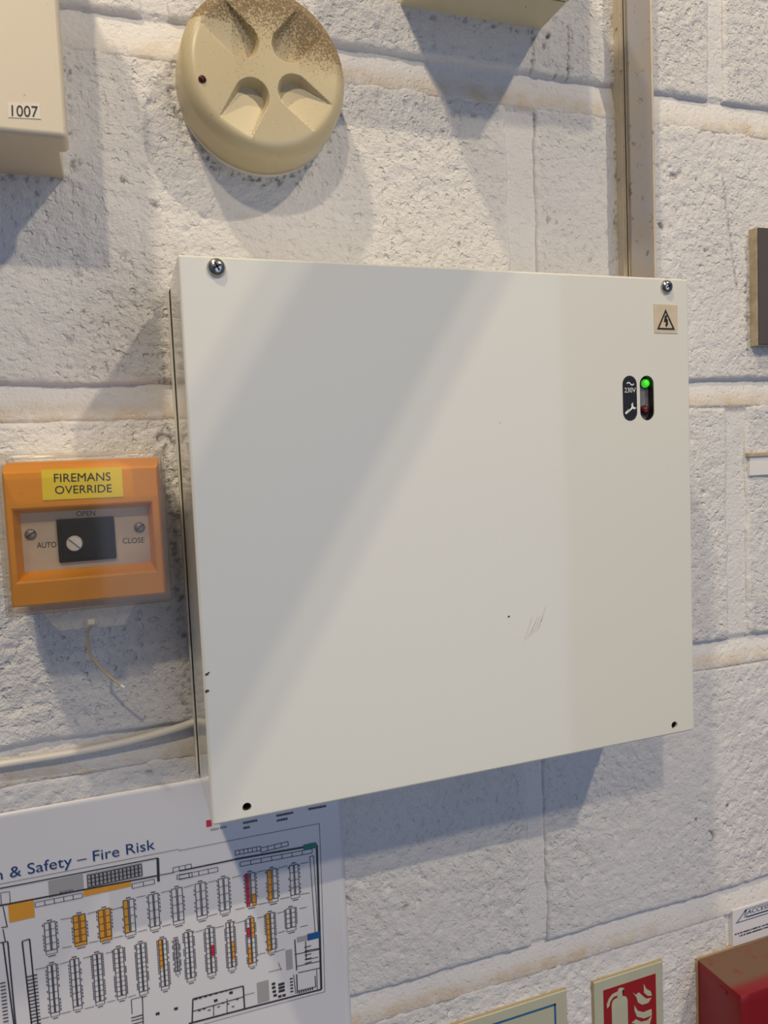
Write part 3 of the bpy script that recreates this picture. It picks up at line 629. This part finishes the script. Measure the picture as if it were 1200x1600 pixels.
class Ink:
    def __init__(s): s.v = []; s.f = []
    def quad(s, pts, k=1.0):
        i = len(s.v); s.v += [(a, py(a, b)-.0003*k, b) for a, b in pts]; s.f.append((i, i+1, i+2, i+3))
    def line(s, x0, z0, x1, z1, w, k=1.6):
        d = Vector((x1-x0, z1-z0)); n = max(1, int(d.length/.02)); d.normalize(); nn = Vector((-d.y, d.x))*w/2
        for i in range(n):
            a = x0+(x1-x0)*i/n; b = z0+(z1-z0)*i/n; c = x0+(x1-x0)*(i+1)/n; e = z0+(z1-z0)*(i+1)/n
            s.quad([(a-nn.x, b-nn.y), (c-nn.x, e-nn.y), (c+nn.x, e+nn.y), (a+nn.x, b+nn.y)], k)
    def rect(s, x0, z0, x1, z1, k=1.0):
        n = max(1, int((z1-z0)/.015))
        for i in range(n):
            a = z0+(z1-z0)*i/n; b = z0+(z1-z0)*(i+1)/n
            s.quad([(x0, a), (x1, a), (x1, b), (x0, b)], k)
    def outline(s, x0, z0, x1, z1, w):
        s.line(x0, z0, x1, z0, w); s.line(x0, z1, x1, z1, w); s.line(x0, z0, x0, z1, w); s.line(x1, z0, x1, z1, w)
    def build(s, name, m): return link(name, pyd(s.v, s.f), m, ps)
ink = Ink(); rr = random.Random(3)
for x0, z0, x1, z1, n in MAP['racks']:
    x0, z0, x1, z1 = x0/1000, z0/1000, x1/1000, z1/1000; g = (x1-x0)*.06; xm = (x0+x1)/2; z0b = z0+.0022
    for a, b in ((x0, xm-g), (xm+g, x1)):
        ink.outline(a, z0b, b, z1, .00045)
        for k in range(1, n): zz = z0b+(z1-z0b)*k/n; ink.line(a, zz, b, zz, .0003)
    ink.outline(x0, z0-.0002, x1, z0b, .0003)
    ink.line(x0+.001, z0-.0016, x1-.001, z0-.0016, .0005); ink.line(xm-.0015, z1+.0013, xm+.0015, z1+.0013, .0006)
    for k in range(2*n):
        zz = z0b+(z1-z0b)*(k+.5)/(2*n)
        for xx in (x0-.0009, x1+.0009):
            if rr.random() < .8: ink.line(xx, zz-.0007, xx, zz+.0007, .0005)
for x0, z0, x1, z1, w_ in MAP['lines']: ink.line(x0/1000, z0/1000, x1/1000, z1/1000, w_/1000)
for x0, z0, x1, z1, n in MAP['strips']:
    x0, z0, x1, z1 = x0/1000, z0/1000, x1/1000, z1/1000; h = .0030
    for dz in (-h/2, h/2): ink.line(x0, z0+dz, x1, z1+dz, .00035)
    for k in range(n+1): xx = x0+(x1-x0)*k/n; zz = z0+(z1-z0)*k/n; ink.line(xx, zz-h/2, xx, zz+h/2, .00035)
for k in range(40):   # teeth of the two long conveyors on the left
    z = -.595-k*.0023
    for xa, xb in ((.0215, .0275), (.0065, .0095)):
        ink.line(xa, z, xb, z, .0007)
for k in range(14):
    xa = .0605+k*.0024; ink.outline(xa, -.5462, xa+.0020, -.5385, .0004); ink.line(xa, -.5410, xa+.002, -.5410, .0004); ink.line(xa, -.5436, xa+.002, -.5436, .0004)
for (x, z) in ((.1755, -.6447), (.1755, -.6475), (.1758, -.6505), (.1762, -.6535), (.1795, -.6552), (.1825, -.6553), (.1800, -.6465), (.1820, -.6465), (.1800, -.6490), (.1820, -.6490), (.1800, -.6515), (.1820, -.6515), (.0975, -.6426), (.1093, -.6427), (.1355, -.6450), (.1460, -.6425)):
    ink.rect(x-.0012, z-.0009, x+.0012, z+.0009, 1.4)
for k in range(5):
    ink.line(.1872, -.6445-k*.0024, .1892, -.6445-k*.0024, .0010); ink.line(.1985, -.6240-k*.0030, .2035, -.6238-k*.0030, .0006)
for k in range(7): ink.line(.1935+k*.0016, -.6572, .1935+k*.0016, -.6550, .0008)
for k in range(9):
    x = .1215+k*.0034+rr.uniform(-.0006, .0006); ink.line(x, -.6400, x+.0022, -.6400, .0009)
    x = .1235+k*.0032; zz = -.6480-rr.uniform(0, .005); ink.line(x, zz, x+.0018, zz, .0007)
for x0, x1, z in ((.1609, .1713, -.5249), (.1609, .1656, -.5285), (.1839, .1968, -.5245), (.1840, .1913, -.5280), (.2067, .2200, -.5243)):
    x = x0
    while x < x1-.0008:
        w_ = rr.uniform(.0006, .0011); ink.rect(x, z-.0008, x+w_, z+.0007, 1.2); x += w_+.0003
ink.build('plan_lines', M_ink)
for nm, m_, k in (('orange', M_o, 1.0), ('red', M_r, 1.1), ('green', M_g, 1.9), ('blue', M_b, 1.9), ('grey', M_gy, .8)):
    for x0, z0, x1, z1 in MAP['fills'][nm]:
        q = Ink(); q.rect(min(x0, x1)/1000, min(z0, z1)/1000, max(x0, x1)/1000, max(z0, z1)/1000, k); q.build(nm+'_area', m_)
# the title starts outside the picture
co, _ = text_mesh('Health & Safety \u2013 Fire Risk'); co2, _ = text_mesh('h & Safety \u2013 Fire Risk')
wfull = (co[:, 0].max()-co[:, 0].min())/(co2[:, 0].max()-co2[:, 0].min())*.0945
text('title', 'Health & Safety \u2013 Fire Risk', [(.1028-wfull, -.5228), (.1028, -.5235), (.1028, -.5326), (.1028-wfull, -.5319)], 0, M_title, ps, pf(1.5))
text('legend_text', 'HIGH RISK', [(.1389, -.5243), (.1500, -.5243), (.1500, -.5258), (.1389, -.5258)], 0, M_ink, ps, pf(1.5))
text('plan_text', 'BLOCKS', [(.0440, -.5452), (.0515, -.5452), (.0515, -.5468), (.0440, -.5468)], 0, M_ink, ps, pf(2.0))

# ------------------------------------------------------------------ signs
M_lum = mat('pale_luminous_plastic', (.47, .475, .36), .35, var=.2, vscale=40); M_edge = mat('tan_painted_edge', (.42, .33, .20), .6)
M_bl = mat('blue_line', (.01, .11, .28), .4); M_sr = mat('sign_red', (.29, .010, .014), .35)
s1 = thing('blue_border_sign', (.32, 0, -.93), 'pale plastic sign with thin blue border beside the extinguisher sign', 'sign')
box('board', .235, .4114, .004, -.0030, -.930, -.7165, M_lum, s1, .0006); box('painted_edge', .2345, .4119, .004, -.0018, -.9305, -.7158, M_edge, s1)
bm = bmesh.new()
for x0, x1, z0, z1 in ((.246, .4010, -.7262, -.7246), (.246, .4010, -.9214, -.9198), (.246, .2476, -.9214, -.7246), (.3994, .4010, -.9214, -.7246)):
    bm.faces.new([bm.verts.new(p) for p in ((x0, -.0033, z0), (x1, -.0033, z0), (x1, -.0033, z1), (x0, -.0033, z1))])
link('blue_border', from_bm(bm), M_bl, s1)
s2 = thing('fire_extinguisher_sign', (.472, 0, -.88), 'red fire extinguisher sign with pale extinguisher and flame symbols', 'sign')
box('board', .4376, .5066, .004, -.0030, -.880, -.7182, M_lum, s2, .0006); box('painted_edge', .4370, .5071, .004, -.0018, -.8805, -.7174, M_edge, s2)
rp = prism('red_panel', [(.4464, -.7270), (.4990, -.7270), (.4990, -.7950), (.4464, -.7950)], -.0028, -.0033, M_sr, s2)
for ex in ([(454, -790), (454, -741.5), (455.2, -738.6), (458, -737.3), (466, -737.3), (468.6, -738.6), (469.8, -741.5), (469.8, -790)],
           [(459.8, -737.4), (459.8, -732.6), (461, -729.8), (463, -729.2), (466.6, -730.4), (466.6, -732), (464.8, -732.4), (464.8, -737.4)],
           [(459.9, -734.8), (456, -735.2), (453, -737.8), (451.4, -742.2), (449.4, -743.2), (449.2, -740), (451.4, -735.6), (455, -732.6), (459.9, -731.8)]):
    prism('extinguisher_symbol', [(a/1000, c/1000) for a, c in ex], -.0032, -.0036, M_lum, rp)
fl = [[(475, -736.5), (478.5, -740), (481.5, -738.6), (484.5, -742), (489, -746.5), (494, -747.2), (490.5, -750.6), (484.5, -750.4), (480.2, -747), (478.6, -741.8)],
      [(486.4, -732.4), (489, -737.6), (493.4, -741), (494.6, -745.2), (490.4, -744.2), (486.6, -740.4)],
      [(476.5, -748.5), (480, -754.6), (486, -757.6), (494, -757.2), (494, -762.8), (486, -763), (479, -759.4), (476.6, -753.5)],
      [(473.5, -763.4), (478, -761.4), (483.5, -765.4), (489.5, -766), (494, -763.4), (492, -769.5), (485, -772.2), (479.4, -769), (477, -765)],
      [(475, -776), (482, -773.6), (488, -776.6), (494, -775), (494, -786), (476, -788)]]
for q in fl: prism('flame_symbol', [(a/1000, b/1000) for a, b in q], -.0032, -.0036, M_lum, rp)

# ------------------------------------------------------------------ red alarm box
def dusty_red():
    m = mat('red_plastic', (.23, .005, .010), .3); nt = m.node_tree; N = nt.nodes; L = nt.links; b = N['Principled BSDF']
    a = N.new('ShaderNodeAttribute'); a.attribute_name = 'dust'; g = N.new('ShaderNodeNewGeometry')
    n = N.new('ShaderNodeTexNoise'); n.inputs['Scale'].default_value = 70; n.inputs['Detail'].default_value = 5; L.new(g.outputs['Position'], n.inputs['Vector'])
    r = N.new('ShaderNodeMapRange'); r.inputs[1].default_value = .1; r.inputs[2].default_value = .42; L.new(n.outputs['Fac'], r.inputs[0])
    k = N.new('ShaderNodeMath'); k.operation = 'MULTIPLY'; L.new(a.outputs['Fac'], k.inputs[0]); L.new(r.outputs[0], k.inputs[1])
    x = N.new('ShaderNodeMix'); x.data_type = 'RGBA'; L.new(k.outputs[0], x.inputs[0]); x.inputs[6].default_value = (.23, .005, .010, 1); x.inputs[7].default_value = (.17, .095, .06, 1); L.new(x.outputs[2], b.inputs['Base Color'])
    mr = N.new('ShaderNodeMath'); mr.operation = 'MULTIPLY_ADD'; L.new(k.outputs[0], mr.inputs[0]); mr.inputs[1].default_value = .5; mr.inputs[2].default_value = .3; L.new(mr.outputs[0], b.inputs['Roughness'])
    return m
M_rd = dusty_red()
rb = thing('red_alarm_box', (.60, 0, -.85), 'dusty red plastic alarm box in the lower right corner', 'alarm box')
bm = box_bm(.5457, .6600, .004, -.0495, -.8400, -.7290, .0012, 2)
bmesh.ops.subdivide_edges(bm, edges=[e for e in bm.edges if e.calc_length() > .02], cuts=14, use_grid_fill=True)
me = from_bm(bm); d = np.zeros(len(me.vertices), np.float32)
for i, q in enumerate(me.vertices):
    if q.co.z > -.7300: d[i] = max(0, min(1, (q.co.y+.0425)/.008))
at = me.attributes.new('dust', 'FLOAT', 'POINT'); at.data.foreach_set('value', d)
o = link('body', me, M_rd, rb); smooth_by_angle(o, 35)
prism('side_latch', [(.5450, -.7350), (.5462, -.7350), (.5462, -.7385), (.5450, -.7385)], -.026, -.034, M_rd, rb)
box('painted_edge', .5440, .6615, .004, -.0012, -.8415, -.7275, M_edge, rb)

# ------------------------------------------------------------------ maker's sticker above the red box
M_stick = mat('white_sticker', (.74, .74, .76), .4); M_navy = mat('navy_print', (.035, .05, .12), .5); M_gb = mat('grey_blue_print', (.30, .34, .44), .5)
sk = thing('company_sticker', (.61, 0, -.728), 'white sticker with navy triangular logo above the red box', 'sticker')
o = box('sheet', .5847, .6600, .003, -.0012, -.7280, -.6942, M_stick, sk)
for poly in ([(587.8, -706.2), (598.2, -696.6), (601.0, -696.4), (590.6, -706.2)], [(598.2, -696.6), (601.2, -696.4), (600.2, -703.6), (597.4, -703.6)], [(599.4, -695.9), (660, -695.0), (660, -696.0), (600.6, -696.9)]):
    prism('logo_mark', [(a/1000, c/1000) for a, c in poly], -.0011, -.0014, M_gb, sk)
text('logo_text', 'ACCESS', [(.6018, -.6972), (.6268, -.6972), (.6268, -.7012), (.6006, -.7012)], -.0016, M_navy, sk)
for z, x0, h in ((-.7030, .600, .0012), (-.7060, .588, .0006)):
    prism('logo_line', [(x0, z), (.6600, z), (.6600, z-h), (x0, z-h)], -.0011, -.0014, M_navy, sk)
q = []; f = []
for z, x0 in ((-.7165, .5868), (-.7192, .5918)):
    x = x0
    while x < .655:
        w_ = rr.uniform(.0007, .0014); i = len(q); q += [(x, -.0014, z-.0007), (x+w_, -.0014, z-.0007), (x+w_, -.0014, z+.0007), (x, -.0014, z+.0007)]; f.append((i, i+1, i+2, i+3)); x += w_+rr.choice((.0002, .0002, .0009))
link('small_print', pyd(q, f), M_navy, sk)

# ------------------------------------------------------------------ dark plate and small bracket at the right edge
M_dk = mat('dark_grey_board', (.085, .072, .068), .55, var=.3, vscale=60); M_be = mat('grubby_beige_edge', (.52, .44, .31), .6, var=.6, vscale=120, var_col=(.30, .22, .13))
pl = thing('dark_plate', (.67, 0, -.198), 'dark grey plate with grubby beige edge on the right', 'plate')
box('beige_backing', .6116, .760, .005, -.0078, -.1988, -.1005, M_be, pl, .0008); box('dark_face', .6124, .7592, -.0076, -.0092, -.1980, -.1012, M_dk, pl, .0005)
br = thing('wall_bracket', (.65, 0, -.31), 'small white painted bracket at the right edge below the plate', 'bracket')
box('flange', .6062, .700, .005, -.0035, -.2925, -.2890, M_be, br, .0006); box('plate', .6085, .700, .005, -.0018, -.3090, -.2915, M_paint, br, .0008)
